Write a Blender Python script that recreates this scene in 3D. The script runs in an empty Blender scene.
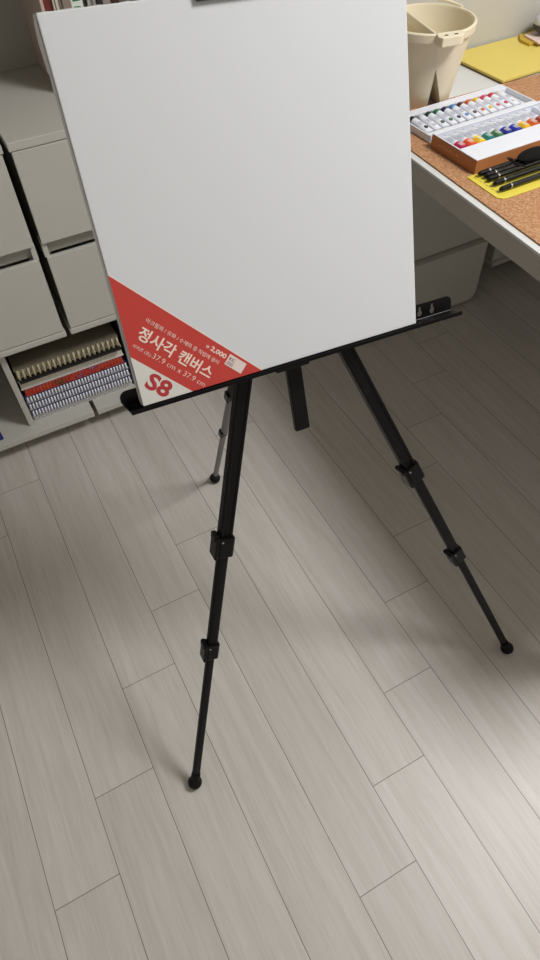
import bpy, bmesh, math, random
from mathutils import Vector, Matrix
random.seed(7)
SC = bpy.context.scene
COL = SC.collection
V = Vector

# ------------------------------------------------------------------ materials
def lin(c):
    return tuple(((x/255/12.92) if x/255 <= .04045 else ((x/255+.055)/1.055)**2.4) for x in c)

def mat(name, rgb, rough=.5, metal=0, noise=0, nscale=30, bump=0, bscale=200, spec=.5, trans=0, alpha=1, stretch=(1,1,1)):
    m = bpy.data.materials.new(name); m.use_nodes = True
    nt = m.node_tree; b = nt.nodes['Principled BSDF']
    c = lin(rgb) + (1,)
    b.inputs['Base Color'].default_value = c
    b.inputs['Roughness'].default_value = rough
    b.inputs['Metallic'].default_value = metal
    b.inputs['Specular IOR Level'].default_value = spec
    b.inputs['Transmission Weight'].default_value = trans
    b.inputs['Alpha'].default_value = alpha
    tc = nt.nodes.new('ShaderNodeTexCoord'); mp = nt.nodes.new('ShaderNodeMapping')
    mp.inputs['Scale'].default_value = stretch
    nt.links.new(tc.outputs['Object'], mp.inputs['Vector'])
    if noise:
        n = nt.nodes.new('ShaderNodeTexNoise'); n.inputs['Scale'].default_value = nscale; n.inputs['Detail'].default_value = 5
        nt.links.new(mp.outputs['Vector'], n.inputs['Vector'])
        r = nt.nodes.new('ShaderNodeMix'); r.data_type = 'RGBA'
        r.inputs['A'].default_value = tuple(x*(1-noise) for x in c[:3]) + (1,)
        r.inputs['B'].default_value = tuple(min(1, x*(1+noise)) for x in c[:3]) + (1,)
        nt.links.new(n.outputs['Fac'], r.inputs['Factor']); nt.links.new(r.outputs['Result'], b.inputs['Base Color'])
    if bump:
        n2 = nt.nodes.new('ShaderNodeTexNoise'); n2.inputs['Scale'].default_value = bscale; n2.inputs['Detail'].default_value = 4
        nt.links.new(mp.outputs['Vector'], n2.inputs['Vector'])
        bp = nt.nodes.new('ShaderNodeBump'); bp.inputs['Strength'].default_value = bump; bp.inputs['Distance'].default_value = .002
        nt.links.new(n2.outputs['Fac'], bp.inputs['Height']); nt.links.new(bp.outputs['Normal'], b.inputs['Normal'])
    return m

def floor_material():
    m = bpy.data.materials.new('laminate_planks'); m.use_nodes = True
    nt = m.node_tree; N = nt.nodes; L = nt.links; b = N['Principled BSDF']
    def math_(op, a, bb=None, c=None):
        n = N.new('ShaderNodeMath'); n.operation = op
        for i, v in enumerate((a, bb, c)):
            if v is None: continue
            if isinstance(v, (int, float)): n.inputs[i].default_value = v
            else: L.new(v, n.inputs[i])
        return n.outputs[0]
    geo = N.new('ShaderNodeNewGeometry'); sx = N.new('ShaderNodeSeparateXYZ'); L.new(geo.outputs['Position'], sx.inputs[0])
    X, Y = sx.outputs['X'], sx.outputs['Y']
    W, LEN = .1156, .80
    u = math_('DIVIDE', math_('ADD', X, .3075), W)
    col = math_('FLOOR', u); fu = math_('FRACT', u)
    off = math_('ADD', math_('MULTIPLY', col, .1345), math_('MULTIPLY', math_('GREATER_THAN', col, 1.5), .037))
    off = math_('ADD', off, math_('MULTIPLY', math_('GREATER_THAN', col, 6.5), .032))
    v = math_('DIVIDE', math_('SUBTRACT', math_('SUBTRACT', Y, .2765), off), LEN)
    row = math_('FLOOR', v); fv = math_('FRACT', v)
    du = math_('MULTIPLY', math_('MINIMUM', fu, math_('SUBTRACT', 1, fu)), W)
    dv = math_('MULTIPLY', math_('MINIMUM', fv, math_('SUBTRACT', 1, fv)), LEN)
    d = math_('MINIMUM', du, dv)
    gap = N.new('ShaderNodeMapRange'); gap.inputs[1].default_value = .0003; gap.inputs[2].default_value = .0009
    gap.inputs[3].default_value = 1; gap.inputs[4].default_value = 0; L.new(d, gap.inputs[0])
    cid = N.new('ShaderNodeCombineXYZ'); L.new(col, cid.inputs[0]); L.new(row, cid.inputs[1])
    wn = N.new('ShaderNodeTexWhiteNoise'); wn.noise_dimensions = '3D'; L.new(cid.outputs[0], wn.inputs['Vector'])
    # grain
    gx = math_('ADD', math_('MULTIPLY', X, 55), math_('MULTIPLY', wn.outputs['Value'], 300))
    gy = math_('MULTIPLY', Y, 3.2)
    gv = N.new('ShaderNodeCombineXYZ'); L.new(gx, gv.inputs[0]); L.new(gy, gv.inputs[1]); L.new(math_('MULTIPLY', col, 3.7), gv.inputs[2])
    g1 = N.new('ShaderNodeTexNoise'); g1.inputs['Scale'].default_value = 1.0; g1.inputs['Detail'].default_value = 6; g1.inputs['Distortion'].default_value = .8
    L.new(gv.outputs[0], g1.inputs['Vector'])
    gv2 = N.new('ShaderNodeVectorMath'); gv2.operation = 'MULTIPLY'; gv2.inputs[1].default_value = (7, 5, 1); L.new(gv.outputs[0], gv2.inputs[0])
    g2 = N.new('ShaderNodeTexNoise'); g2.inputs['Scale'].default_value = 1.0; g2.inputs['Detail'].default_value = 4
    L.new(gv2.outputs[0], g2.inputs['Vector'])
    r1 = N.new('ShaderNodeValToRGB'); e = r1.color_ramp.elements
    e[0].position = .28; e[0].color = lin((183,175,166)) + (1,)
    e[1].position = .74; e[1].color = lin((207,201,195)) + (1,)
    mid = r1.color_ramp.elements.new(.5); mid.color = lin((196,189,181)) + (1,)
    fac = math_('ADD', math_('MULTIPLY', g1.outputs['Fac'], .62), math_('MULTIPLY', g2.outputs['Fac'], .38))
    L.new(fac, r1.inputs[0])
    tint = N.new('ShaderNodeMix'); tint.data_type = 'RGBA'; tint.blend_type = 'MULTIPLY'; tint.inputs['Factor'].default_value = 1
    L.new(r1.outputs[0], tint.inputs['A'])
    tr = N.new('ShaderNodeMapRange'); tr.inputs[3].default_value = .94; tr.inputs[4].default_value = 1.03; L.new(wn.outputs['Value'], tr.inputs[0])
    cc = N.new('ShaderNodeCombineColor'); 
    for i in range(3): L.new(tr.outputs[0], cc.inputs[i])
    L.new(cc.outputs[0], tint.inputs['B'])
    mx = N.new('ShaderNodeMix'); mx.data_type = 'RGBA'; L.new(gap.outputs[0], mx.inputs['Factor'])
    L.new(tint.outputs['Result'], mx.inputs['A']); mx.inputs['B'].default_value = lin((104,90,78)) + (1,)
    L.new(mx.outputs['Result'], b.inputs['Base Color'])
    b.inputs['Roughness'].default_value = .42; b.inputs['Specular IOR Level'].default_value = .45
    bp = N.new('ShaderNodeBump'); bp.inputs['Strength'].default_value = .12; bp.inputs['Distance'].default_value = .001
    h = math_('SUBTRACT', math_('MULTIPLY', g2.outputs['Fac'], .35), math_('MULTIPLY', gap.outputs[0], 1.0))
    L.new(h, bp.inputs['Height']); L.new(bp.outputs['Normal'], b.inputs['Normal'])
    return m

def cork_material():
    m = mat('cork', (196,142,92), .8, bump=.2, bscale=500)
    nt = m.node_tree; N = nt.nodes; L = nt.links; b = N['Principled BSDF']
    tc = N.new('ShaderNodeTexCoord')
    n = N.new('ShaderNodeTexVoronoi'); n.inputs['Scale'].default_value = 420; L.new(tc.outputs['Object'], n.inputs['Vector'])
    n2 = N.new('ShaderNodeTexNoise'); n2.inputs['Scale'].default_value = 260; n2.inputs['Detail'].default_value = 5; L.new(tc.outputs['Object'], n2.inputs['Vector'])
    r = N.new('ShaderNodeValToRGB'); e = r.color_ramp.elements
    e[0].position = .3; e[0].color = lin((134,92,60)) + (1,); e[1].position = .7; e[1].color = lin((192,148,108)) + (1,)
    x = r.color_ramp.elements.new(.5); x.color = lin((172,125,86)) + (1,)
    L.new(n2.outputs['Fac'], r.inputs[0])
    mx = N.new('ShaderNodeMix'); mx.data_type = 'RGBA'; mx.blend_type = 'OVERLAY'; mx.inputs['Factor'].default_value = .0
    L.new(r.outputs[0], mx.inputs['A']); L.new(n.outputs['Color'], mx.inputs['B'])
    L.new(mx.outputs['Result'], b.inputs['Base Color'])
    return m

M = dict(
    floor=floor_material(), cork=cork_material(),
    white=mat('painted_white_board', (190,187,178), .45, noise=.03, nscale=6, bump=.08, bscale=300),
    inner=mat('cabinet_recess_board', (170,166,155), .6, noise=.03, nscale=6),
    wall=mat('wall_paper', (205,203,196), .8, noise=.03, nscale=8, bump=.2, bscale=150),
    desk=mat('white_desktop', (205,205,203), .35, noise=.01, nscale=10),
    apron=mat('desk_apron', (168,162,152), .5, noise=.02, nscale=10),
    canvas=mat('primed_canvas', (207,208,209), .55, bump=.04, bscale=1500),
    side=mat('wrapped_canvas_edge', (222,219,217), .3, noise=.18, nscale=60, bump=1.0, bscale=70, stretch=(1,1,.7)),
    wood=mat('pine_bar', (205,178,135), .6, noise=.1, nscale=40, stretch=(1,1,8)),
    red=mat('red_label', (190,62,54), .35, noise=.03, nscale=30),
    red_ink=mat('red_print', (176,50,52), .45),
    cream_ink=mat('cream_print', (236,212,196), .45),
    label_white=mat('label_white', (214,210,202), .4),
    sticker=mat('sticker_paper', (222,204,196), .45),
    grey_ink=mat('grey_print', (120,105,100), .5),
    black=mat('black_coated_metal', (12,10,11), .42, bump=.1, bscale=400, spec=.2),
    black_gloss=mat('black_plastic', (7,6,7), .3, spec=.25),
    grey_metal=mat('grey_aluminium', (120,114,114), .35, metal=.3),
    rubber=mat('black_rubber', (16,14,14), .6, bump=.2, bscale=500, spec=.2),
    clip=mat('dark_grey_clip', (40,38,40), .4),
    screw=mat('bright_screw', (190,190,190), .25, metal=1),
    dark=mat('dark_gap', (22,18,12), .9),
    paper=mat('notebook_pages', (226,220,206), .8, noise=.12, nscale=300, stretch=(1,1,12)),
    paper_w=mat('blue_white_pages', (150,154,172), .7, noise=.1, nscale=200, stretch=(1,1,10)),
    beige=mat('beige_cover', (190,178,150), .6),
    brown_cover=mat('taupe_cover', (128,119,102), .6),
    coil_beige=mat('beige_wire', (178,168,138), .4),
    coil_white=mat('white_wire', (225,226,232), .3),
    navy=mat('navy_cover', (34,42,84), .5),
    black_cover=mat('black_cover', (26,24,26), .5),
    white_cover=mat('white_cover', (210,210,212), .5),
    yellow=mat('yellow_paper', (214,192,98), .55, noise=.05, nscale=14),
    yellow_d=mat('yellow_binding', (190,158,48), .5, noise=.1, nscale=60),
    card=mat('yellow_card', (216,198,74), .4, noise=.04, nscale=30),
    kraft=mat('copper_brown_card', (176,112,66), .5, noise=.06, nscale=40),
    kraft_l=mat('embossed_print', (206,140,92), .45),
    tray=mat('white_plastic_tray', (218,220,227), .25, noise=.01),
    tube=mat('tube_white', (220,222,230), .3, noise=.06, nscale=90),
    cap=mat('tube_cap', (204,208,218), .3),
    print_=mat('fine_grey_print', (150,152,170), .5),
    bucket=mat('cream_plastic', (228,216,188), .35, noise=.015, nscale=10),
    hole_shade=mat('painted_hole_shade', (40,34,26), .8),  # dark colour painting the shade inside the tab openings

    brush=mat('brush_handle_black', (14,12,10), .25, spec=.45),
    ferrule=mat('brush_ferrule', (96,88,70), .3, metal=.8),
    hair=mat('black_cloth', (16,15,14), .9, bump=.3, bscale=300, spec=.15),
    grey_dev=mat('light_grey_plastic', (196,196,202), .35), dark_dev=mat('dark_grey_plastic', (62,60,58), .5),
    pink=mat('pale_pink_board', (228,200,190), .5),
)
# red / purple floral notebook edge
def floral():
    m = mat('floral_print', (190,60,50), .5); nt = m.node_tree; N = nt.nodes; L = nt.links
    tc = N.new('ShaderNodeTexCoord'); mp = N.new('ShaderNodeMapping'); mp.inputs['Scale'].default_value = (1, 1, 2.5); L.new(tc.outputs['Object'], mp.inputs['Vector'])
    n = N.new('ShaderNodeTexNoise'); n.inputs['Scale'].default_value = 17; n.inputs['Detail'].default_value = 2; L.new(mp.outputs['Vector'], n.inputs['Vector'])
    r = N.new('ShaderNodeValToRGB'); e = r.color_ramp.elements; e[0].position = .3; e[0].color = lin((120,84,48)) + (1,)
    e[1].position = .72; e[1].color = lin((176,140,190)) + (1,)
    for p, c in ((.42, (196,62,44)), (.52, (206,84,56)), (.6, (176,48,60))):
        x = e.new(p); x.color = lin(c) + (1,)
    L.new(n.outputs['Fac'], r.inputs[0]); L.new(r.outputs[0], N['Principled BSDF'].inputs['Base Color']); return m
M['floral'] = floral()
_cm = {}
def cmat(rgb, rough=.35):
    if rgb not in _cm: _cm[rgb] = mat('paint_colour_%d' % len(_cm), rgb, rough)
    return _cm[rgb]

# ------------------------------------------------------------------ mesh helper
class MB:
    def __init__(s): s.v = []; s.f = []
    def add(s, vs, fs):
        o = len(s.v); s.v += [V(a) for a in vs]; s.f += [tuple(i+o for i in f) for f in fs]; return s
    def box(s, a, b, mtx=None):
        x0,y0,z0 = a; x1,y1,z1 = b
        vs = [V(p) for p in ((x0,y0,z0),(x1,y0,z0),(x1,y1,z0),(x0,y1,z0),(x0,y0,z1),(x1,y0,z1),(x1,y1,z1),(x0,y1,z1))]
        if mtx: vs = [mtx @ p for p in vs]
        return s.add(vs, [(0,3,2,1),(4,5,6,7),(0,1,5,4),(1,2,6,5),(2,3,7,6),(3,0,4,7)])
    def loft(s, rings, caps=True):
        o = len(s.v); n = len(rings[0])
        for r in rings: s.v += [V(p) for p in r]
        for i in range(len(rings)-1):
            for j in range(n):
                k = (j+1) % n; s.f.append((o+i*n+j, o+i*n+k, o+(i+1)*n+k, o+(i+1)*n+j))
        if caps:
            s.f.append(tuple(o+j for j in range(n))[::-1]); s.f.append(tuple(o+(len(rings)-1)*n+j for j in range(n)))
        return s
    def frame(s, A, B, ref=(0,0,1)):
        A, B = V(A), V(B); d = (B-A).normalized(); ref = V(ref)
        x = (ref - d*ref.dot(d))
        if x.length < 1e-5: x = V((1,0,0)) - d*d.x
        x.normalize(); y = d.cross(x); return A, B, d, x, y
    def tube(s, A, B, r0, r1=None, n=14, caps=True):
        r1 = r0 if r1 is None else r1
        A,B,d,x,y = s.frame(A,B)
        R_ = lambda P,r: [P + x*(r*math.cos(2*math.pi*i/n)) + y*(r*math.sin(2*math.pi*i/n)) for i in range(n)]
        return s.loft([R_(A,r0), R_(B,r1)], caps)
    def prof(s, A, B, prof, ref=(0,0,1)):          # extrude a 2-D profile along A->B ; profile x along ref
        A,B,d,x,y = s.frame(A,B,ref)
        return s.loft([[A+x*p[0]+y*p[1] for p in prof], [B+x*p[0]+y*p[1] for p in prof]])
    def path(s, pts, r, n=8, closed=False):
        pts = [V(p) for p in pts]; rings = []; m = len(pts)
        px = None
        for i, p in enumerate(pts):
            a = pts[(i-1) % m] if (closed or i) else p; b = pts[(i+1) % m] if (closed or i < m-1) else p
            d = (b-a).normalized()
            if px is None:
                px = V((0,0,1)) - d*d.z
                if px.length < 1e-3: px = V((1,0,0)) - d*d.x
            px = (px - d*px.dot(d)).normalized(); py = d.cross(px)
            rings.append([p + px*(r*math.cos(2*math.pi*j/n)) + py*(r*math.sin(2*math.pi*j/n)) for j in range(n)])
        if closed: rings.append(rings[0]); return s.loft(rings, False)
        return s.loft(rings)
    def sphere(s, C_, r, n=16, m=10, sc=(1,1,1), mtx=None):
        C_ = V(C_); rings = []
        for i in range(1, m):
            t = math.pi*i/m
            rings.append([V((math.sin(t)*math.cos(2*math.pi*j/n)*sc[0]*r, math.sin(t)*math.sin(2*math.pi*j/n)*sc[1]*r, -math.cos(t)*sc[2]*r)) for j in range(n)])
        if mtx: rings = [[mtx @ p for p in q] for q in rings]
        return s.loft([[C_+p for p in q] for q in rings])
    def prism(s, pts2, z0, z1, f=lambda x,y,z: (x,y,z)):
        return s.loft([[f(x,y,z0) for x,y in pts2], [f(x,y,z1) for x,y in pts2]])
    def build(s, name, m, parent=None, bevel=0, seg=2, smooth=False, origin=None):
        me = bpy.data.meshes.new(name)
        loc = V(origin) if origin is not None else (V(parent['wl']) if parent is not None and 'wl' in parent else V((0,0,0)))
        me.from_pydata([p-loc for p in s.v], [], s.f)
        bm = bmesh.new(); bm.from_mesh(me); bmesh.ops.recalc_face_normals(bm, faces=bm.faces); bm.to_mesh(me); bm.free()
        if smooth:
            for p in me.polygons: p.use_smooth = True
        me.materials.append(m)
        o = bpy.data.objects.new(name, me); COL.objects.link(o)
        if parent is not None:
            o.parent = parent
        else: o.location = loc
        if bevel:
            md = o.modifiers.new('bevel', 'BEVEL'); md.width = bevel; md.segments = seg; md.limit_method = 'ANGLE'; md.angle_limit = math.radians(40)
        if smooth:
            md = o.modifiers.new('wn', 'WEIGHTED_NORMAL') if bevel else None
            try:
                me.set_sharp_from_angle(angle=math.radians(42))
            except Exception: pass
        return o

def shift(o, wl):           # remember the world location a child's mesh is measured from
    o['wl'] = list(wl); return o
def thing(name, loc, label, cat, group=None):
    o = bpy.data.objects.new(name, None); o.empty_display_size = .05; COL.objects.link(o)
    o.location = loc; o['label'] = label; o['category'] = cat; o['wl'] = list(loc)
    if group: o['group'] = group
    return o
def tag(o, label, cat, group=None):
    o['label'] = label; o['category'] = cat
    if group: o['group'] = group
    return o
def part(mb, name, m, parent, **k):
    o = mb.build(name, m, parent, **k)
    o['wl'] = list(parent['wl']); return o
def struct(o): o['kind'] = 'structure'; return o

# ------------------------------------------------------------------ camera
fl = 643.59
r = V((0.88289,-0.46863,-0.02985)); u = V((0.38463,0.68524,0.61847)); f = V((0.26938,0.55752,-0.78524))
cd = bpy.data.cameras.new('camera'); cam = bpy.data.objects.new('camera', cd); COL.objects.link(cam)
cd.sensor_fit = 'VERTICAL'; cd.sensor_height = 36; cd.lens = fl/960*36; cd.clip_start = .02
mw = Matrix((( r.x,u.x,-f.x,0),(r.y,u.y,-f.y,0),(r.z,u.z,-f.z,1.29),(0,0,0,1))); cam.matrix_world = mw
SC.camera = cam

# ------------------------------------------------------------------ setting
struct(MB().box((-1.6,-1.2,-.02),(1.75,1.67,0)).build('floor', M['floor']))
struct(MB().box((-1.6,1.67,-.02),(1.81,1.73,2.4)).build('wall_back', M['wall']))
struct(MB().box((1.75,-1.2,-.02),(1.81,1.67,2.4)).build('wall_right', M['wall']))
struct(MB().box((-1.6,-1.2,2.4),(1.81,1.73,2.45)).build('ceiling', M['wall']))

# ------------------------------------------------------------------ storage units (bottom shelf + drawer chest)
def unit(x0, x1, label, divider, cols):
    t = thing('storage_unit', ((x0+x1)/2, 1.48, 0), label, 'storage unit')
    W_, I_ = M['white'], M['inner']
    part(MB().box((x0,1.304,.050),(x1,1.66,.068)), 'bottom_board', W_, t, bevel=.0012)
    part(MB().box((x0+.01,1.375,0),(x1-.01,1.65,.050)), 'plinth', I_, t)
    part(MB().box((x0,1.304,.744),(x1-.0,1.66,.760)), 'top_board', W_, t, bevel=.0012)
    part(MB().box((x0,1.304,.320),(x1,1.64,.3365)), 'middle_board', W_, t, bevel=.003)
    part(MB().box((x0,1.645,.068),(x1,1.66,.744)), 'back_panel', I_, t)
    part(MB().box((x0+.007,1.335,.336),(x0+.019,1.645,.745)), 'side_panel', W_, t)
    part(MB().box((x1-.019,1.335,.336),(x1-.007,1.645,.745)), 'side_panel', W_, t)
    for d in divider:
        part(MB().box((d-.007,1.335,.068),(d+.007,1.645,.320)), 'divider', W_, t, bevel=.001)
    # stile that shows in the finger slots
    part(MB().box((x0+.002,1.312,.521),(x0+.0125,1.34,.557)), 'stile', W_, t); part(MB().box((x1-.0125,1.312,.521),(x1-.002,1.34,.557)), 'stile', W_, t)
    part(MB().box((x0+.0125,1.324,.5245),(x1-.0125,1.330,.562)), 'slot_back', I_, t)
    for (z0, z1) in ((.5555,.7425),(.3385,.5240)):
        d = part(MB().box((x0+.0035,1.304,z0),(x1-.0035,1.314,z1)), 'drawer', W_, t, bevel=.0012)
        part(MB().box((x0+.02,1.331,z0+.01),(x1-.02,1.60,z0+.15)), 'drawer_box', I_, d)
    return t
unit(-.56, .1175, 'grey-white storage unit at the left edge, two drawer fronts beside the black gap', [-.040,-.50], 1)
unit(.1275, .60, 'grey-white storage unit half hidden behind the canvas, two drawers above the notebooks', [.585], 1)
# the narrow black gap between the two chests is simply open; the bottom boards meet at a seam

# hutch above
t = thing('wall_shelf', (.20,1.56,.76), 'open upper shelf with shaded back panel and upright divider, holding books', 'shelf')
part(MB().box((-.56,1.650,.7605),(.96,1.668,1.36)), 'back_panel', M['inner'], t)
part(MB().box((.2830,1.462,.7605),(.2890,1.650,1.02)), 'divider', cmat((196,176,164), .5), t, bevel=.0005)
part(MB().box((-.56,1.40,1.02),(.96,1.650,1.04)), 'unseen_shelf_board', M['white'], t)  # unseen board, height and depth set so it shades the back panel
part(MB().box((-.56,1.40,.7605),(-.545,1.650,1.02)), 'side_panel', M['white'], t)

# ------------------------------------------------------------------ books on the upper shelf
def text_mesh(body, size, m, name, parent, mtx, bold=0, ext=.0001, align='LEFT', sx=1.0, space=1.0):
    cu = bpy.data.curves.new('lettering', 'FONT'); cu.body = body; cu.size = size; cu.extrude = ext; cu.offset = bold
    cu.align_x = align; cu.resolution_u = 3; cu.space_character = space
    o = bpy.data.objects.new('tmp', cu); COL.objects.link(o)
    bpy.context.view_layer.update()
    dg = bpy.context.evaluated_depsgraph_get()
    me = bpy.data.meshes.new_from_object(o.evaluated_get(dg))
    bpy.data.objects.remove(o); bpy.data.curves.remove(cu)
    loc = V(parent['wl'])
    if sx != 1.0:
        for v in me.vertices: v.co.x *= sx
    for v in me.vertices: v.co = (mtx @ v.co) - loc
    me.materials.clear(); me.materials.append(m)
    n = bpy.data.objects.new(name, me); COL.objects.link(n); n.parent = parent
    return n

books = [(.300,.0165,(112,42,38),'maroon book standing against the shelf divider', 1.475),
 (.3170,.0085,(206,200,184),'thin cream book right of the maroon one', 1.47),
 (.3260,.0085,(188,180,160),'thin beige book between the cream book and the taupe book', 1.475),
 (.3350,.0155,(140,126,112),'taupe brown book left of the white spine with green letters', 1.47),
 (.3510,.0225,(222,226,216),'white book with green letters on its spine', 1.47),
 (.3740,.0090,(48,42,40),'thin black book right of the white spine with green letters', 1.48),
 (.3835,.0175,(168,164,158),'light grey book among the books above the canvas edge', 1.475),
 (.4015,.0110,(44,36,36),'slim black book right of the light grey one', 1.47),
 (.4130,.0175,(150,140,130),'warm grey book between two dark books', 1.475),
 (.4310,.0135,(70,38,36),'dark red-brown book at the right end of the visible row', 1.47)]
for (x, w, c, lab, yf) in books:
    x -= .0095
    h = .205 + random.random()*.03
    t = thing('book', (x+w/2, yf+.07, .7605), lab, 'book', 'books standing on the upper shelf')
    part(MB().box((x+.0008,yf+.002,.7625),(x+w-.0008,yf+.14,.7605+h-.003)), 'pages', M['paper'], t)
    mb = MB(); mb.box((x,yf,.7605),(x+.0011,yf+.145,.7605+h)).box((x+w-.0011,yf,.7605),(x+w,yf+.145,.7605+h)).box((x,yf-.001,.7605),(x+w,yf+.0015,.7605+h))
    part(mb, 'cover', cmat(c, .5), t, bevel=.0004)
    if c == (222,226,216):
        for k, (ch, zz) in enumerate((('O',.925),('I',.905),('U',.885))):
            mt = Matrix.Translation((x+w/2+.006, yf-.0012, zz)) @ Matrix.Rotation(math.radians(90),4,'X') @ Matrix.Rotation(math.radians(90),4,'Z')
            text_mesh(ch, .019, cmat((40,120,84)), 'spine_lettering', t, mt, bold=.0006)
    elif c in ((206,200,184),(188,180,160),(168,164,158)):
        part(MB().box((x+w*.35,yf-.0014,.80),(x+w*.65,yf-.0008,.93)), 'spine_stripe', cmat((110,104,96)), t)

# ------------------------------------------------------------------ notebooks (each with a coil at its front edge)
def notebook(x0, x1, yf, z0, z1, cover, coil, lab, coil_r, n, wire, rows=None, pages='paper', black_line=False, back='white_cover'):
    t = thing('spiral_notebook', ((x0+x1)/2, yf+.12, z0), lab, 'notebook', 'spiral notebooks piled on the bottom shelf')
    th = .0016
    part(MB().box((x0+.002,yf+.006,z0+th),(x1-.002,yf+.235,z1-th)), 'pages', M[pages], t)
    part(MB().box((x0,yf+.003,z1-th),(x1,yf+.24,z1)), 'front_cover', M['brown_cover'] if black_line else M[cover], t)
    part(MB().box((x0,yf+.003,z0),(x1,yf+.24,z0+th)), 'back_cover', M[back], t)
    mb = MB(); zc = (z0+z1)/2
    for i in range(n):
        x = x0+.006 + (x1-x0-.012)*i/(n-1)
        pts = []
        for k in range(9):
            a = math.radians(-100 + 200*k/8)
            pts.append((x + .0012*k/8, yf+.007 - coil_r*.75*math.cos(a), zc + ((z1-z0)/2-wire-.0004)*math.sin(a)/math.sin(math.radians(90))))
        mb.path(pts, wire, 5)
    part(mb, 'spiral_binding', M[coil], t, smooth=True)
    if black_line:
        part(MB().box((x0+.002,yf-.012,z0+.001),(x1-.002,yf+.006,z0+.006)), 'black_strip', M['black_cover'], t)
    return t
NX0, NX1 = -.0315, .246
notebook(NX0+.000, NX1, 1.345, .0682, .0840, 'white_cover', 'coil_white', 'white notebook lying at the very bottom of the pile', .008, 44, .0011)
notebook(NX0+.000, NX1-.001, 1.341, .0845, .1075, 'navy', 'coil_white', 'navy notebook with white coil, lowest of the three navy ones', .011, 34, .0023, pages='paper_w')
notebook(NX0-.000, NX1-.001, 1.342, .1080, .1310, 'navy', 'coil_white', 'navy notebook with white coil, middle of the three navy ones', .011, 34, .0023, pages='paper_w')
notebook(NX0+.001, NX1-.001, 1.343, .1315, .1540, 'navy', 'coil_white', 'navy notebook with white coil directly under the red floral notebook', .011, 34, .0023, pages='paper_w')
notebook(NX0+.006, NX1-.008, 1.344, .1545, .1780, 'floral', 'floral', 'red and purple floral notebook in the middle of the pile', .008, 30, .0012, pages='floral', back='floral')
notebook(NX0+.002, NX1-.004, 1.343, .1785, .2080, 'beige', 'paper', 'cream notebook pad with thick pale pages under the topmost notebook', .004, 30, .0008)
notebook(NX0+.004, NX1-.006, 1.343, .2085, .2420, 'beige', 'coil_beige', 'beige notebook with tall beige coil and black strip, topmost of the pile', .016, 21, .0032, pages='beige', back='black_cover', black_line=True)
# navy binder standing right of the pile
t = thing('ring_binder', (.262,1.50,.0682), 'dark navy folder standing right of the notebook pile', 'folder')
part(MB().box((.2485,1.352,.0682),(.2515,1.60,.300)).box((.272,1.352,.0682),(.275,1.60,.300)).box((.2485,1.350,.0682),(.275,1.354,.300)), 'cover', cmat((30,34,56), .5), t, bevel=.0008)
part(MB().box((.2525,1.358,.072),(.271,1.59,.295)), 'pages', M['paper'], t)
# blue book corner at left edge
t = thing('flat_book', (-.19,1.42,.0682), 'flat book with blue cover on the bottom board at the left edge', 'book')
q = Matrix.Translation((-.1180,1.325,.0682)) @ Matrix.Rotation(math.radians(8),4,'Z')
part(MB().box((-.16,.002,.001),(-.001,.20,.017), q), 'pages', M['paper'], t)
part(MB().box((-.162,0,.017),(0,.202,.019), q).box((-.162,0,0),(0,.202,.0012), q).box((-.162,-.0005,0),(0,.0015,.019), q), 'cover', cmat((36,44,120), .4), t)

# ------------------------------------------------------------------ drawer cabinet under the desk
t = thing('drawer_cabinet', (1.15,1.45,0), 'low grey-white drawer cabinet under the far end of the desk', 'cabinet')
part(MB().box((.93,1.280,.012),(1.352,1.655,.690)), 'body', M['white'], t, bevel=.001)
part(MB().box((.93,1.264,.2155),(1.354,1.281,.670)), 'upper_front', M['white'], t, bevel=.0012)
mb = MB(); x1 = 1.357
prof = [(.93,.012),(x1-.022,.012),(x1-.008,.018),(x1,.034),(x1,.213),(.93,.213)]
mb.loft([[(x,1.243,z) for x,z in prof], [(x,1.278,z) for x,z in prof]])
part(mb, 'lower_front', M['white'], t, bevel=.0012)
part(MB().box((.95,1.30,0),(1.33,1.64,.012)), 'foot_rail', M['inner'], t)
# tall cabinet behind the desk
t = thing('tall_cabinet', (1.50,1.48,0), 'plain grey-white cabinet front rising behind the desk, raised off the floor', 'cabinet')
part(MB().box((.96,1.292,.7225),(1.745,1.66,1.70)), 'upper_body', M['white'], t, bevel=.001)
part(MB().box((1.472,1.315,.066),(1.745,1.655,.722)), 'lower_body', M['white'], t, bevel=.001)
part(MB().box((1.470,1.306,.050),(1.745,1.655,.066)), 'bottom_board', M['white'], t, bevel=.001)
part(MB().box((1.49,1.39,0),(1.745,1.655,.050)), 'plinth', M['inner'], t)

# ------------------------------------------------------------------ desk
t = thing('desk', (1.20,.70,0), 'white-edged desk along the right side carrying a cork mat', 'desk')
def DXe(y): return DE[0] + DE[1]*(y-.6)
DE = (.7585,.040)
part(MB().prism([(DXe(.12),.12),(1.735,.12),(1.735,1.2905),(DXe(1.2905),1.2905)], .7175, .7220), 'desktop', M['desk'], t, bevel=.0008)
part(MB().prism([(DXe(.12)+.0008,.1208),(1.734,.1208),(1.734,.140),(DXe(.14)+.02,.140)], .682, .7175), 'front_rail', M['apron'], t)
part(MB().prism([(DXe(.12)+.0008,.1208),(DXe(1.258)+.0008,1.258),(DXe(1.258)+.02,1.258),(DXe(.12)+.02,.1208)], .682, .7175), 'side_rail', M['apron'], t)
for (x, y) in ((DXe(.15)+.022,.15),(1.69,.15),(1.69,1.20)):
    part(MB().box((x,y,0),(x+.04,y+.04,.7175)), 'leg', M['apron'], t, bevel=.002)

mb = MB().prism([(.7925,1.106),(.7640,.40),(1.50,.395),(1.51,1.100)], .7222, .7248)
tag(mb.build('cork_mat', M['cork'], bevel=.0006, origin=(1.15,.75,.7222)), 'brown cork mat lying on the white desktop', 'mat')

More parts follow.
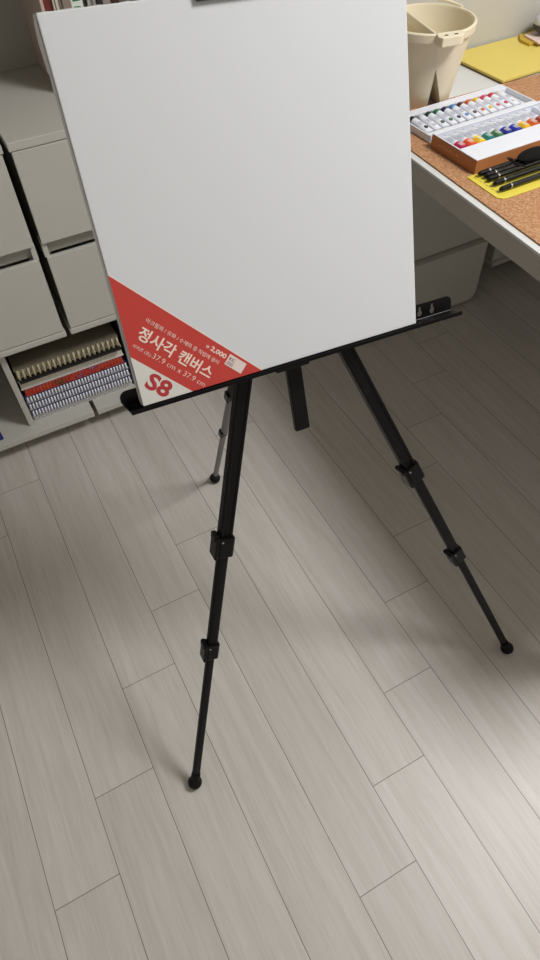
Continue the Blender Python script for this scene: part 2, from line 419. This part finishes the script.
# ------------------------------------------------------------------ yellow pad
t = thing('yellow_pad', (1.28,1.19,.7250), 'large flat yellow pad at the back of the desk', 'pad')
part(MB().prism([(1.118,1.283),(1.124,1.104),(1.50,1.118),(1.50,1.288),(1.366,1.288)], .7250, .7300), 'sheet', M['yellow'], t, bevel=.0006)
part(MB().prism([(1.1170,1.283),(1.1230,1.1030),(1.128,1.1035),(1.122,1.283)], .7225, .7250), 'backing_board', cmat((96,76,36), .7), t)
part(MB().prism([(1.300,1.252),(1.300,1.222),(1.47,1.222),(1.45,1.284),(1.320,1.280)], .7301, .7360), 'binding', M['yellow_d'], t, bevel=.001)
t = thing('rounded_device', (1.385,1.235,.7362), 'light grey rounded object with dark underside on the yellow pad', 'gadget')
part(MB().prism([(1.318,1.262),(1.310,1.205),(1.46,1.205),(1.46,1.272)], .7362, .7402), 'base', M['pink'], t, bevel=.001)
mb = MB(); mb.sphere((1.375,1.240,.7665), .05, 24, 14, (1.0,.60,.50)); part(mb, 'body', M['grey_dev'], t, smooth=True)
mb = MB(); mb.sphere((1.375,1.240,.7585), .052, 24, 14, (.98,.58,.34)); part(mb, 'underside', M['dark_dev'], t, smooth=True)

# ------------------------------------------------------------------ paint boxes and tubes
def rrect(x0,y0,x1,y1,r,n=4):
    pts = []
    for cx,cy,a0 in ((x1-r,y1-r,0),(x0+r,y1-r,90),(x0+r,y0+r,180),(x1-r,y0+r,270)):
        for k in range(n+1):
            a = math.radians(a0+90*k/n); pts.append((cx+r*math.cos(a), cy+r*math.sin(a)))
    return pts
def tray(mb, P, z0, z1, wall, base, n_div, slots_y, mtx):
    x0,y0,x1,y1 = P
    mb.box((x0,y0,z0),(x1,y1,z0+base), mtx)
    for b in (((x0,y0,z0+base),(x0+wall,y1,z1)),((x1-wall,y0,z0+base),(x1,y1,z1)),((x0,y0,z0+base),(x1,y0+wall,z1)),((x0,y1-wall,z0+base),(x1,y1,z1))):
        mb.box(b[0], b[1], mtx)
    if n_div:
        p = (x1-x0-2*wall)/n_div
        for i in range(1, n_div): mb.box((x0+wall+i*p-.0006,slots_y[0],z0+base),(x0+wall+i*p+.0006,slots_y[1],z1-.0015), mtx)

def paint_tube(x, yb, yt, z, r, colr, lab, group, box_mtx, band, drop=None, cap_far=True, tex=True):
    """tube lying along +y; yb = band end, yt = crimped/far end"""
    t = thing('paint_tube', box_mtx @ V((x,(yb+yt)/2,z)), lab, 'paint tube', group)
    C_ = lambda X,Y,Z: box_mtx @ V((X,Y,Z))
    def ring(y, rx, rz, n=14): return [C_(x+rx*math.cos(2*math.pi*k/n), y, z+rz*math.sin(2*math.pi*k/n)) for k in range(n)]
    L_ = yt-yb
    y0, y1 = band
    mb = MB()
    mb.loft([ring(yb,r,r), ring(yb+L_*.55,r,r*.95), ring(yb+L_*.85,r*1.08,r*.5), ring(yt,r*1.15,r*.12)])
    part(mb, 'tube_body', M['tube'], t, smooth=True)
    mb = MB(); mb.loft([ring(y0,r*1.03,r*1.03), ring(y1,r*1.03,r*1.03)], True)
    part(mb, 'colour_band', cmat(colr, .35), t, smooth=True)
    mb = MB(); mb.loft([ring(yb-.006,r*.55,r*.55), ring(yb+.0005,r*.6,r*.6)]); part(mb, 'tube_neck', M['cap'], t, smooth=True)
    mb = MB(); mb.loft([ring(yb-.017,r*.62,r*.62), ring(yb-.005,r*.74,r*.74)]); part(mb, 'cap', M['cap'], t, smooth=True)
    return t, ring

# open white tray (the box lid half) behind
mt = Matrix.Translation((.8300,.9645,.7225)) @ Matrix.Rotation(math.radians(1.5),4,'Z') 
t = thing('paint_tray', mt @ V((.13,.06,0)), 'shallow white plastic tray holding the rear row of paint tubes', 'tray')
mt1 = Matrix.Translation((.8300,.9640,.7252)) @ Matrix.Rotation(math.radians(1.5),4,'Z')
mb = MB(); tray(mb, (0,0,.268,.1075), 0, .0125, .003, .003, 12, (.022,.085), mt1)
mb.box((.003,.088,.003),(.265,.1045,.0120), mt1)
part(mb, 'tray_shell', M['tray'], t, bevel=.0008)
part(MB().box((.003,.003,.003),(.265,.0125,.0125), mt1), 'front_ledge', M['tray'], t, bevel=.0006)
cols1 = [((26,26,32),'black'),((206,208,210),'white'),((32,72,58),'dark green'),((44,120,84),'green'),((34,40,92),'navy blue'),((84,140,206),'light blue'),
         ((84,36,40),'brown'),((206,104,48),'orange'),((232,196,64),'yellow'),((214,72,104),'pink'),((196,44,64),'crimson'),((222,218,214),'pale grey')]
for i, (c, nm) in enumerate(cols1):
    x = .0145 + .02175*i*.925*.975
    xx = .012 + .0196*i
    tt = thing('paint_tube', mt1 @ V((xx,.045,.0125)), 'white paint tube with %s end and drop mark in the rear tray' % nm, 'paint tube', 'paint tubes in the rear white tray')
    def rg(y, rx, rz, zc=.0115, n=14): return [mt1 @ V((xx+rx*math.cos(2*math.pi*k/n), y, zc+rz*math.sin(2*math.pi*k/n))) for k in range(n)]
    part(MB().loft([rg(.0150,.0088,.0014,.0125), rg(.026,.0088,.0035,.0122), rg(.046,.0084,.0072), rg(.0645,.0082,.0082)]), 'tube_body', M['tube'], tt, smooth=True)
    part(MB().loft([rg(.0645,.0083,.0083), rg(.0735,.0083,.0083), rg(.0765,.0064,.0064)]), 'coloured_end', cmat(c, .35), tt, smooth=True)
    part(MB().loft([rg(.0765,.0036,.0036), rg(.0845,.0032,.0032)]), 'nozzle', M['cap'], tt, smooth=True)
    pts = []
    for k in range(14):
        a = 2*math.pi*k/14
        pts.append((xx + .0036*math.sin(a)*(1 if math.cos(a) < .2 else .8), .0290 + .0046*math.cos(a)))
    part(MB().prism(pts, .0150, .0172, lambda X,Y,Z: mt1 @ V((X,Y,Z))), 'drop_mark', cmat(c, .4), tt)
    mb = MB()
    for k in range(3): mb.box((xx-.005,.0395+.0036*k,.0178+.0006*k),(xx+.004,.0404+.0036*k,.0184+.0006*k), mt1)
    part(mb, 'fine_print', M['print_'], tt)

# copper-brown box with white tray in front
mt2 = Matrix.Translation((.8245,.8275,.7252)) @ Matrix.Rotation(math.radians(1.0),4,'Z')
t = thing('paint_box', mt2 @ V((.13,.06,0)), 'copper-brown paint box with white inner tray near the desk edge', 'box')
mb = MB(); tray(mb, (0,0,.275,.1225), 0, .0232, .0014, .0016, 0, None, mt2)
part(mb, 'carton', M['kraft'], t, bevel=.0004)
mb = MB(); 
mb.box((.0016,.0016,.0018),(.2734,.0485,.0236), mt2); mb.box((.0016,.1165,.0018),(.2734,.1209,.0236), mt2); mb.box((.0002,.1150,.0233),(.2748,.1223,.0245), mt2); mb.box((.0002,.0485,.0233),(.0032,.1150,.0245), mt2); mb.box((.0002,.0002,.0233),(.2748,.0485,.0245), mt2)
mb.box((.0018,.0485,.0018),(.2732,.1165,.0120), mt2); mb.box((.0018,.0485,.012),(.0030,.1165,.0235), mt2)
for i in range(1,13): mb.box((.0035+.0212*i-.0005,.0485,.012),(.0035+.0212*i+.0005,.1165,.0200), mt2)
part(mb, 'inner_tray', M['tray'], t, bevel=.0006)
mb = MB()
for k in range(9): mb.box((-.00015,.048+.0062*k,.0105),(.0002,.0515+.0062*k,.0125+.003*((k*5)%3 == 0)), mt2)
part(mb, 'embossed_marks', M['kraft_l'], t)
cols2 = [((190,28,84),'magenta'),((232,92,44),'red-orange'),((240,208,48),'lemon yellow'),((24,128,124),'teal'),((72,124,84),'sage green'),((40,48,150),'dark blue'),
         ((36,52,168),'blue'),((244,190,36),'golden yellow'),((214,100,44),'burnt orange'),((150,60,40),'rust red')]
for i, (c, nm) in enumerate(cols2):
    xx = .0141 + .0212*i
    tt, ring = paint_tube(xx, .0665, .115, .0175, .0093, c, 'white paint tube with %s label band in the copper-brown box' % nm, 'paint tubes in the copper-brown box', mt2, (.0500,.0700))
    mb = MB()
    for k in range(3): mb.box((xx-.0055,.0545+.0035*k,.02705),(xx+.0045,.0560+.0035*k,.02725), mt2)
    part(mb, 'band_print', M['label_white'], tt)
    mb = MB()
    for k in range(4): mb.box((xx-.006,.077+.0038*k,.0264),(xx+.005,.0782+.0038*k,.0268), mt2)
    part(mb, 'fine_print', M['print_'], tt)

# ------------------------------------------------------------------ brush set
t = thing('brush_card', (.90,.79,.7250), 'yellow backing card under the pack of black brushes', 'card')
part(MB().prism([(.8075,.826),(.8055,.746),(.812,.7375),(.820,.7355),(1.02,.7355),(1.02,.826),(.826,.826)], .7250, .7262), 'card', M['card'], t, bevel=.0003)
mb = MB()
for k in range(9): mb.box((.8155+.0015*(k%2), .753+.0075*k, .7262),(.8185, .7575+.0075*k, .72635))
part(mb, 'fine_print', cmat((170,150,60)), t)
starts = [(.822,.8165),(.826,.8055),(.823,.794),(.8215,.7775),(.819,.7575)]
names = ['rearmost','second from the paint box','middle','second from the front','nearest the desk edge']
for k, (x, y) in enumerate(starts):
    tt = thing('paint_brush', (x+.08,y+.01,.7264), 'black paint brush on the yellow card, %s of the five' % names[k], 'brush', 'black brushes on the yellow card')
    d = V((1,.02,0)).normalized(); A_ = V((x,y-.002,.7320))
    mb = MB()
    mb.tube(A_, A_+d*.004, .0022, .0042, 12); mb.tube(A_+d*.004, A_+d*.022, .0042, .0046, 12); 
    part(mb, 'handle_end', M['black_gloss'], tt, smooth=True)
    mb = MB(); mb.tube(A_+d*.024, A_+d*.11, .0046, .0050, 12); mb.tube(A_+d*.11, A_+d*.16, .0050, .0032, 12)
    part(mb, 'handle', M['brush'], tt, smooth=True)
    mb = MB(); mb.tube(A_+d*.0215, A_+d*.0245, .0049, .0049, 12); part(mb, 'ring', M['screw'], tt, smooth=True)
    mb = MB(); mb.tube(A_+d*.16, A_+d*.185, .0038, .0042, 12); part(mb, 'ferrule', M['ferrule'], tt, smooth=True)
    mb = MB(); mb.tube(A_+d*.185, A_+d*.205, .0040, .0010, 12); part(mb, 'bristles', M['hair'], tt, smooth=True)
# black pouch with a loop
t = thing('black_pouch', (.955,.80,.7420), 'small black rounded case with a loop lying over the brushes', 'case')
mb = MB(); q = Matrix.Rotation(math.radians(10),3,'Z').to_4x4()
mb.sphere((.930,.806,.7440), .036, 24, 12, (1.0,.42,.16), q); part(mb, 'case_body', M['hair'], t, smooth=True)
loop = []
for k in range(15):
    a = math.radians(200*k/14 - 10); loop.append((.893-.020*math.sin(a)*1.0, .800+.016*math.cos(a), .7400+.010*math.sin(a)))
mb = MB().path(loop, .0015, 6); part(mb, 'loop', M['black_gloss'], t, smooth=True)

# ------------------------------------------------------------------ brush-washing bucket
t = thing('brush_washer', (.945,1.15,.7222), 'cream plastic two-compartment water bucket for washing brushes', 'bucket')
BC = V((.939,1.146)); nv = V((.981,-.193)); dv = V((.193,.981))
def dring(rad, d, z, side, n=22):          # circle cut by the divider line, side +1 = right of it
    c0 = max(-.98, min(.98, d*side/rad)); th = math.acos(c0); pts = []
    for k in range(n+1):
        a = -th + 2*th*k/n
        p = BC + nv*(side*rad*math.cos(a)) + dv*(rad*math.sin(a)); pts.append((p.x, p.y, z))
    h = rad*math.sin(th)
    for k in range(1, 5):
        p = BC + nv*d + dv*(h - 2*h*k/5); pts.append((p.x, p.y, z))
    return pts
ZB, ZT = .7225, .8600
def cup(side, d0, d1):
    w = .0026; out = []; inn = []
    for s_ in (0,.02,.2,.4,.56,.6,.8,1.0):
        z = ZB+(ZT-ZB)*s_; rad = .0600+(.0855-.0600)*s_; d = (d0+(-.0110-d0)*s_/.56) if s_ < .5601 else (-.0110+(d1+.0110)*(s_-.56)/.44)
        if s_ == 0: rad -= .0015
        out.append(dring(rad, d, z, side))
        inn.append(dring(rad-w, d+side*w, max(z, ZB+w), side))
    return MB().loft(out + inn[:0:-1])
part(cup(-1, -.0105, -.0236), 'left_compartment', M['bucket'], t, smooth=True)
part(cup(1, .0215, -.0232), 'right_compartment', M['bucket'], t, smooth=True)
def cring(rad, z, n=48): return [(BC.x+rad*math.cos(2*math.pi*k/n), BC.y+rad*math.sin(2*math.pi*k/n), z) for k in range(n)]
part(MB().loft([cring(.0845,.8475), cring(.0885,.8475), cring(.0892,.8600), cring(.0875,.8620), cring(.0845,.8620), cring(.0835,.8600), cring(.0845,.8475)], False), 'rim', M['bucket'], t, smooth=True)
p0 = BC + nv*-.0234 - dv*.079; p1 = BC + nv*-.0234 + dv*.079
part(MB().prof(V((p0.x,p0.y,.853)), V((p1.x,p1.y,.853)), [(-.0075,-.0024),(.0075,-.0024),(.0085,-.0012),(.0085,.0012),(.0075,.0024),(-.0075,.0024)]), 'divider', M['bucket'], t)
part(MB().prism([(.8985,1.072),(.8900,1.054),(.8925,1.0435),(.9280,1.0380),(.9400,1.0420),(.9480,1.0610)], .8475, .8630), 'spout_tab', M['bucket'], t, bevel=.0015)
for (x, y) in ((.907,1.053),(.926,1.0490)):
    part(MB().prism([(x+.0042*math.cos(a*math.pi/6), y+.0026*math.sin(a*math.pi/6)) for a in range(12)], .8630, .8633), 'hole_shade_disc', M['hole_shade'], t)  # flat dark disc on the solid tab, painted shade of an opening
hp = []
for k in range(25):
    a = math.radians(10 + 160*k/24); hp.append((BC.x+.0915*math.cos(a), BC.y+.0915*math.sin(a), .862+.010*math.sin(math.pi*k/24)))
part(MB().path(hp, .0030, 8), 'handle', M['bucket'], t, smooth=True)

# ------------------------------------------------------------------ easel frame maths
RM = Matrix(((0.99781,0.03405,0.05669),(-0.05219,0.93186,0.35904),(-0.0406,-0.36122,0.9316)))
T0 = V((0.10544,0.54969,0.75475))
MC = Matrix.Translation(T0) @ RM.to_4x4()
def LC(x,y,z): return MC @ V((x,y,z))

# canvas ---------------------------------------------------------
t = thing('blank_canvas', LC(.19,.009,0), 'blank white square canvas with a red corner label standing on the easel', 'canvas')
S = .379
part(MB().box((0,0,0),(S,.0035,S), MC), 'canvas_face', M['canvas'], t, bevel=.0012, seg=3)
mb = MB(); rnd = random.Random(3)
n = 40
def strip(fn):
    a = []
    for i in range(n+1):
        s = i/n; w = .0014*rnd.random(); a.append([fn(s, .0030, w*0), fn(s, .009, w), fn(s, .0180, .0004*rnd.random())])
    vs = [p for q in a for p in q]; fs = []
    for i in range(n):
        for j in range(2): fs.append((i*3+j, i*3+j+1, i*3+j+4, i*3+j+3))
    mb.add(vs, fs)
strip(lambda s,y,w: LC(-w-.0003, y, S*s)); strip(lambda s,y,w: LC(S+w+.0003, y, S*s)); strip(lambda s,y,w: LC(S*s, y, S+w+.0003)); strip(lambda s,y,w: LC(S*s, y, .0001))
part(mb, 'wrapped_edge', M['side'], t, smooth=True)
for a, b in (((.0008,.0035,.0008),(.036,.0178,S-.0008)),((S-.036,.0035,.0008),(S-.0008,.0178,S-.0008)),((.036,.0035,.0008),(S-.036,.0178,.036)),((.036,.0035,S-.036),(S-.036,.0178,S-.0008))):
    part(MB().box(a, b, MC), 'stretcher_bar', M['wood'], t)
# corner folds of the wrapping at the top left corner
mb = MB()
for k in range(3): mb.path([LC(-.0008,.004+.004*k,S-.004), LC(-.0016,.006+.004*k,S-.012-.004*k), LC(-.0008,.005+.004*k,S-.024-.01*k)], .0011, 5)
part(mb, 'corner_fold', M['side'], t, smooth=True)

def tri(mb, pts, y0, y1): 
    return mb.loft([[LC(x,y0,z) for x,z in pts],[LC(x,y1,z) for x,z in pts]])
a1, a2, e0 = .1525, .0615, .0006
lb = part(tri(MB(), [(e0,.0004),(a1,.0004),(e0,a1)], -.00018, .0004), 'corner_label', M['red'], t)
lb['wl'] = t['wl']
part(tri(MB(), [(e0,.0004),(a2,.0004),(e0,a2)], -.00030, .0), 'white_corner', M['label_white'], lb)
w = .0011
part(tri(MB(), [(a1,.0004),(a1+w,.0004),(e0,a1+w),(e0,a1)], -.00022, .0), 'label_border', M['cream_ink'], lb)
# rotated text frame: x along (1,-1)/sqrt2, y along (1,1)/sqrt2 on the canvas front
s2 = math.sqrt(.5)
MT = MC @ Matrix(((s2,s2,0,0),(0,0,-1,-.00034),(-s2,s2,0,0),(0,0,0,1)))
def label_text(body, e, uu, size, m, bold=0, space=1.0, fit=None, name='lettering'):
    o = text_mesh(body, size, m, name, lb, Matrix.Identity(4), bold, .00008, space=space)
    me = o.data; loc = V(t['wl'])
    xs = [v.co.x+loc.x for v in me.vertices]
    if not xs: return o
    x0 = min(xs); k = (fit/(max(xs)-x0)) if fit else 1
    for v in me.vertices:
        p = v.co + loc
        v.co = (MT @ V((e+(p.x-x0)*k, uu+p.y, p.z))) - loc
    return o
label_text('아크릴화 / 유화 / 수채화 등 작업에 용이', -.0490, .0868, .0058, M['cream_ink'], 0, fit=.1015)
label_text('정사각 캔버스', -.0490, .0668, .0172, M['cream_ink'], .00035, fit=.1020)
label_text('사이즈 (호):', -.0478, .0551, .0048, M['cream_ink'], 0, fit=.0245)
label_text('37.9 cm x 37.9 cm', -.0215, .0548, .0092, M['cream_ink'], -.0001, fit=.0740)
label_text('₩', .0280, .0968, .0050, M['cream_ink'], 0, fit=.0040)
label_text('2,000', .0345, .0968, .0078, M['cream_ink'], .0002, fit=.0225)
label_text('S8', -.0126, .0218, .0268, M['red_ink'], .0009, fit=.0315)
label_text('KC', .0618, .0985, .0052, M['grey_ink'], .0002, fit=.0080)
q = [(.0597,.1051),(.0597,.0912),(.0853,.0912),(.0853,.1051)]
mb = MB(); mb.loft([[MT @ V((x,y,-.00012)) for x,y in q],[MT @ V((x,y,.00006)) for x,y in q]])
part(mb, 'price_sticker', M['sticker'], lb)
mb = MB()
for k in range(3):
    q = [(.0615,.0928+.0016*k),(.0705,.0928+.0016*k),(.0705,.0935+.0016*k),(.0615,.0935+.0016*k)]
    mb.loft([[MT @ V((x,y,.00002)) for x,y in q],[MT @ V((x,y,.00012)) for x,y in q]])
part(mb, 'sticker_fine_print', M['grey_ink'], lb)

# easel ----------------------------------------------------------
E_ = thing('easel', V((.319,.53,0)), 'black folding metal tripod easel carrying the canvas', 'easel')
F1, F2, F3 = V((-.0167,.3462,.013)), V((.6589,.2748,.013)), V((.3191,.9809,.013))
A1 = LC(.197,.032,.18); A3 = LC(.216,.055,.18)
def rbox(w, d, rr=.003): return rrect(-w/2,-d/2,w/2,d/2,rr,3)
nrm = (RM @ V((0,-1,0)))
def leg(F, A, cl1, cl2, ref, sc=1.0, metal='black', rear=False):
    d = (A-F).normalized(); Lg = (A-F).length
    P = lambda s: F + d*(Lg*s)
    x,y = None,None
    mb = MB()
    w1, d1 = (.0205*sc, .0145*sc)
    top = P(.985)
    if not rear:
        # channel-like box section with a groove down its face
        g = .0016
        pr = [(-d1/2,-w1/2),(d1/2-.002,-w1/2),(d1/2,-w1/2+.002),(d1/2,-w1*.28),(d1/2-g,-w1*.24),(d1/2-g,w1*.24),(d1/2,w1*.28),(d1/2,w1/2-.002),(d1/2-.002,w1/2),(-d1/2,w1/2)]
        mb.prof(P(cl1), top, pr, ref)
    else:
        mb.prof(P(cl1), top, rbox(.0165,.0165,.005), ref)
    L0 = part(mb, 'leg', M['black'], E_, smooth=False, bevel=.0006)
    mb = MB()
    if not rear: mb.prof(P(cl2), P(cl1), rbox(.0125,.0175,.004), ref)
    else: mb.tube(P(cl2), P(cl1), .0078, n=16)
    part(mb, 'middle_section', M['black'] if not rear else M['grey_metal'], L0, smooth=True)
    mb = MB()
    if not rear: mb.prof(P(.028), P(cl2), rbox(.0110,.0140,.0040), ref)
    else: mb.tube(P(.028), P(cl2), .0064, n=16)
    part(mb, 'lower_section', M['black'] if not rear else M['grey_metal'], L0, smooth=True)
    for cl, w in ((cl1, 1.0), (cl2, .86)):
        mb = MB(); k = w*(1 if not rear else .64)
        mb.prof(P(cl)-d*.019*k, P(cl)+d*.013*k, rbox(.0255*k,.0265*k,.005), ref)
        c = part(mb, 'leg_clamp', M['black_gloss'], L0, bevel=.001)
        A_,B_,dd,xx,yy = MB().frame(F, A, ref)
        side = -yy
        if side.dot(V((1,0,0))) > 0: side = -side
        cen = P(cl) + side*.0140*k - d*.002
        mb = MB()
        mb.prof(cen-d*.020*k, cen+d*.017*k, rrect(-.013*k,-.0028,.013*k,.0028,.002,3), ref)
        mb.prof(cen+d*.010*k, cen+d*.019*k, rrect(-.010*k,-.0050,.010*k,.0028,.002,3), ref)
        part(mb, 'lever', M['black_gloss'], c, bevel=.0006)
        mb = MB(); q0 = P(cl)+d*.0085*k+xx*.0125*k; mb.tube(q0+side*.007*k, q0+side*.007*k+xx*.0014, .0016*k, n=10)
        part(mb, 'rivet', M['screw'], c)
    mb = MB(); mb.sphere(F, .0130 if not rear else .0135, 20, 12); mb.tube(F+d*.006, F+d*.024, .0092, .0082, 16)
    part(mb, 'rubber_foot', M['rubber'], L0, smooth=True)
    if not rear:
        # light edge strip: the folded lip of the channel
        pass
    return L0
leg(F1, A1 + LC(.003,0,0)-LC(0,0,0), .533, .328, nrm)
leg(F2, A1 + LC(.007,0,0)-LC(0,0,0), .547, .330, nrm)
leg(F3, A3, .479, .300, (0,1,0), rear=True)
# hub
mb = MB(); mb.box((.160,.020,.150),(.240,.046,.205), MC); mb.box((.185,.040,.150),(.215,.075,.200), MC)
part(mb, 'hub', M['black_gloss'], E_, bevel=.004)
# mast: flat bar through the hub
mb = MB(); d1 = LC(.2112,.0375,-.116); d2 = LC(.199,.0250,.41)
mb.prof(d1, d2, rrect(-.0045,-.0105,.0045,.0105,.001,2), nrm)
part(mb, 'mast', M['black'], E_, bevel=.0005)
# canvas ledge: back plate with keyholes plus folded flange
cu = bpy.data.curves.new('plate', 'CURVE'); cu.dimensions = '2D'; cu.fill_mode = 'BOTH'; cu.extrude = .0009
def spl(pts):
    s_ = cu.splines.new('POLY'); s_.points.add(len(pts)-1); s_.use_cyclic_u = True
    for p, q_ in zip(s_.points, pts): p.co = (q_[0], q_[1], 0, 1)
X0, X1, Zt, Zb = -.0215, .4495, .0170, -.0045
out = [(X0+.004,Zb),(X1,Zb)]
for k in range(7): a = math.radians(90*k/6); out.append((X1-.008+.008*math.cos(a), Zt-.008+.008*math.sin(a)))
for k in range(7): a = math.radians(90+90*k/6); out.append((X0+.009+.009*math.cos(a), Zt-.009+.009*math.sin(a)))
out.append((X0, .004))
spl(out)
for hx in (.3985,.4185,.0085,.0295):
    pts = []
    for k in range(9): a = math.radians(200+ 320*k/8 - 90 - 20+ 90); pts.append((hx+.0031*math.cos(a), .0050+.0031*math.sin(a)))
    pts = [(hx+.0042*math.cos(math.radians(a)), .0040+.0042*math.sin(math.radians(a))) for a in range(125, 416, 24)]
    pts += [(hx+.0024, .0115),(hx+.0014,.0132),(hx-.0014,.0132),(hx-.0024,.0115)]
    spl(pts)
co = bpy.data.objects.new('tmp', cu); COL.objects.link(co); bpy.context.view_layer.update()
me = bpy.data.meshes.new_from_object(co.evaluated_get(bpy.context.evaluated_depsgraph_get())); bpy.data.objects.remove(co)
mb = MB(); mb.v = [LC(v.co.x, .0205+v.co.z, v.co.y) for v in me.vertices]; mb.f = [tuple(p.vertices) for p in me.polygons]
lg = part(mb, 'canvas_ledge', M['black_gloss'], E_)
mb = MB(); mb.prism([(-.0155,-.0022),(.4515,-.0022),(.4495,.0205),(X0+.004,.0205)], -.0052, -.0034, lambda x,y,z: LC(x,y,z))
mb.prism([(-.0155,-.0022),(.4515,-.0022),(.4515,-.0006),(-.0155,-.0006)], -.0062, -.0008, lambda x,y,z: LC(x,y,z))
part(mb, 'flange', M['black_gloss'], lg, bevel=.0004)
mb = MB(); mb.path([LC(-.012,.0188,-.0030), LC(.449,.0188,-.0030)], .0004, 6); part(mb, 'fold_highlight', M['clip'], lg)  # thin paler bead stands in for the highlight along the fold
mb = MB(); mb.box((.395,.012,-.0033),(.412,.0135,-.0024), MC); part(mb, 'flange_tab', M['clip'], lg)
mb = MB(); mb.box((.180,.0215,-.02),(.228,.034,.022), MC); part(mb, 'ledge_bracket', M['black_gloss'], E_, bevel=.002)
# top clip that grips the canvas
mb = MB(); mb.box((.1465,-.0045,.3722),(.250,-.0012,.3840), MC); mb.box((.1465,-.0045,.3812),(.250,.028,.3845), MC); mb.box((.180,.0195,.350),(.220,.0235,.3840), MC)
part(mb, 'top_clip', M['clip'], E_, bevel=.0008)

# ------------------------------------------------------------------ light
def area(name, loc, size, power, col=(1,1,1), rot=(0,0,0), sy=None):
    l = bpy.data.lights.new(name, 'AREA'); l.energy = power; l.color = col; l.size = size
    if sy: l.shape = 'RECTANGLE'; l.size_y = sy
    o = bpy.data.objects.new(name, l); COL.objects.link(o); o.location = loc; o.rotation_euler = rot; return o
area('ceiling_lamp', (1.35,0,2.36), .56, 43, (.975,.985,1.0))
w_ = bpy.data.worlds.new('world'); SC.world = w_; w_.use_nodes = True
w_.node_tree.nodes['Background'].inputs[0].default_value = (1.0,.95,.88,1); w_.node_tree.nodes['Background'].inputs[1].default_value = .33
for o in list(bpy.data.objects):
    if 'wl' in o: del o['wl']
vs = SC.view_settings; vs.view_transform = 'Standard'; vs.look = 'None'; vs.exposure = 0; vs.gamma = 1; vs.use_curve_mapping = False
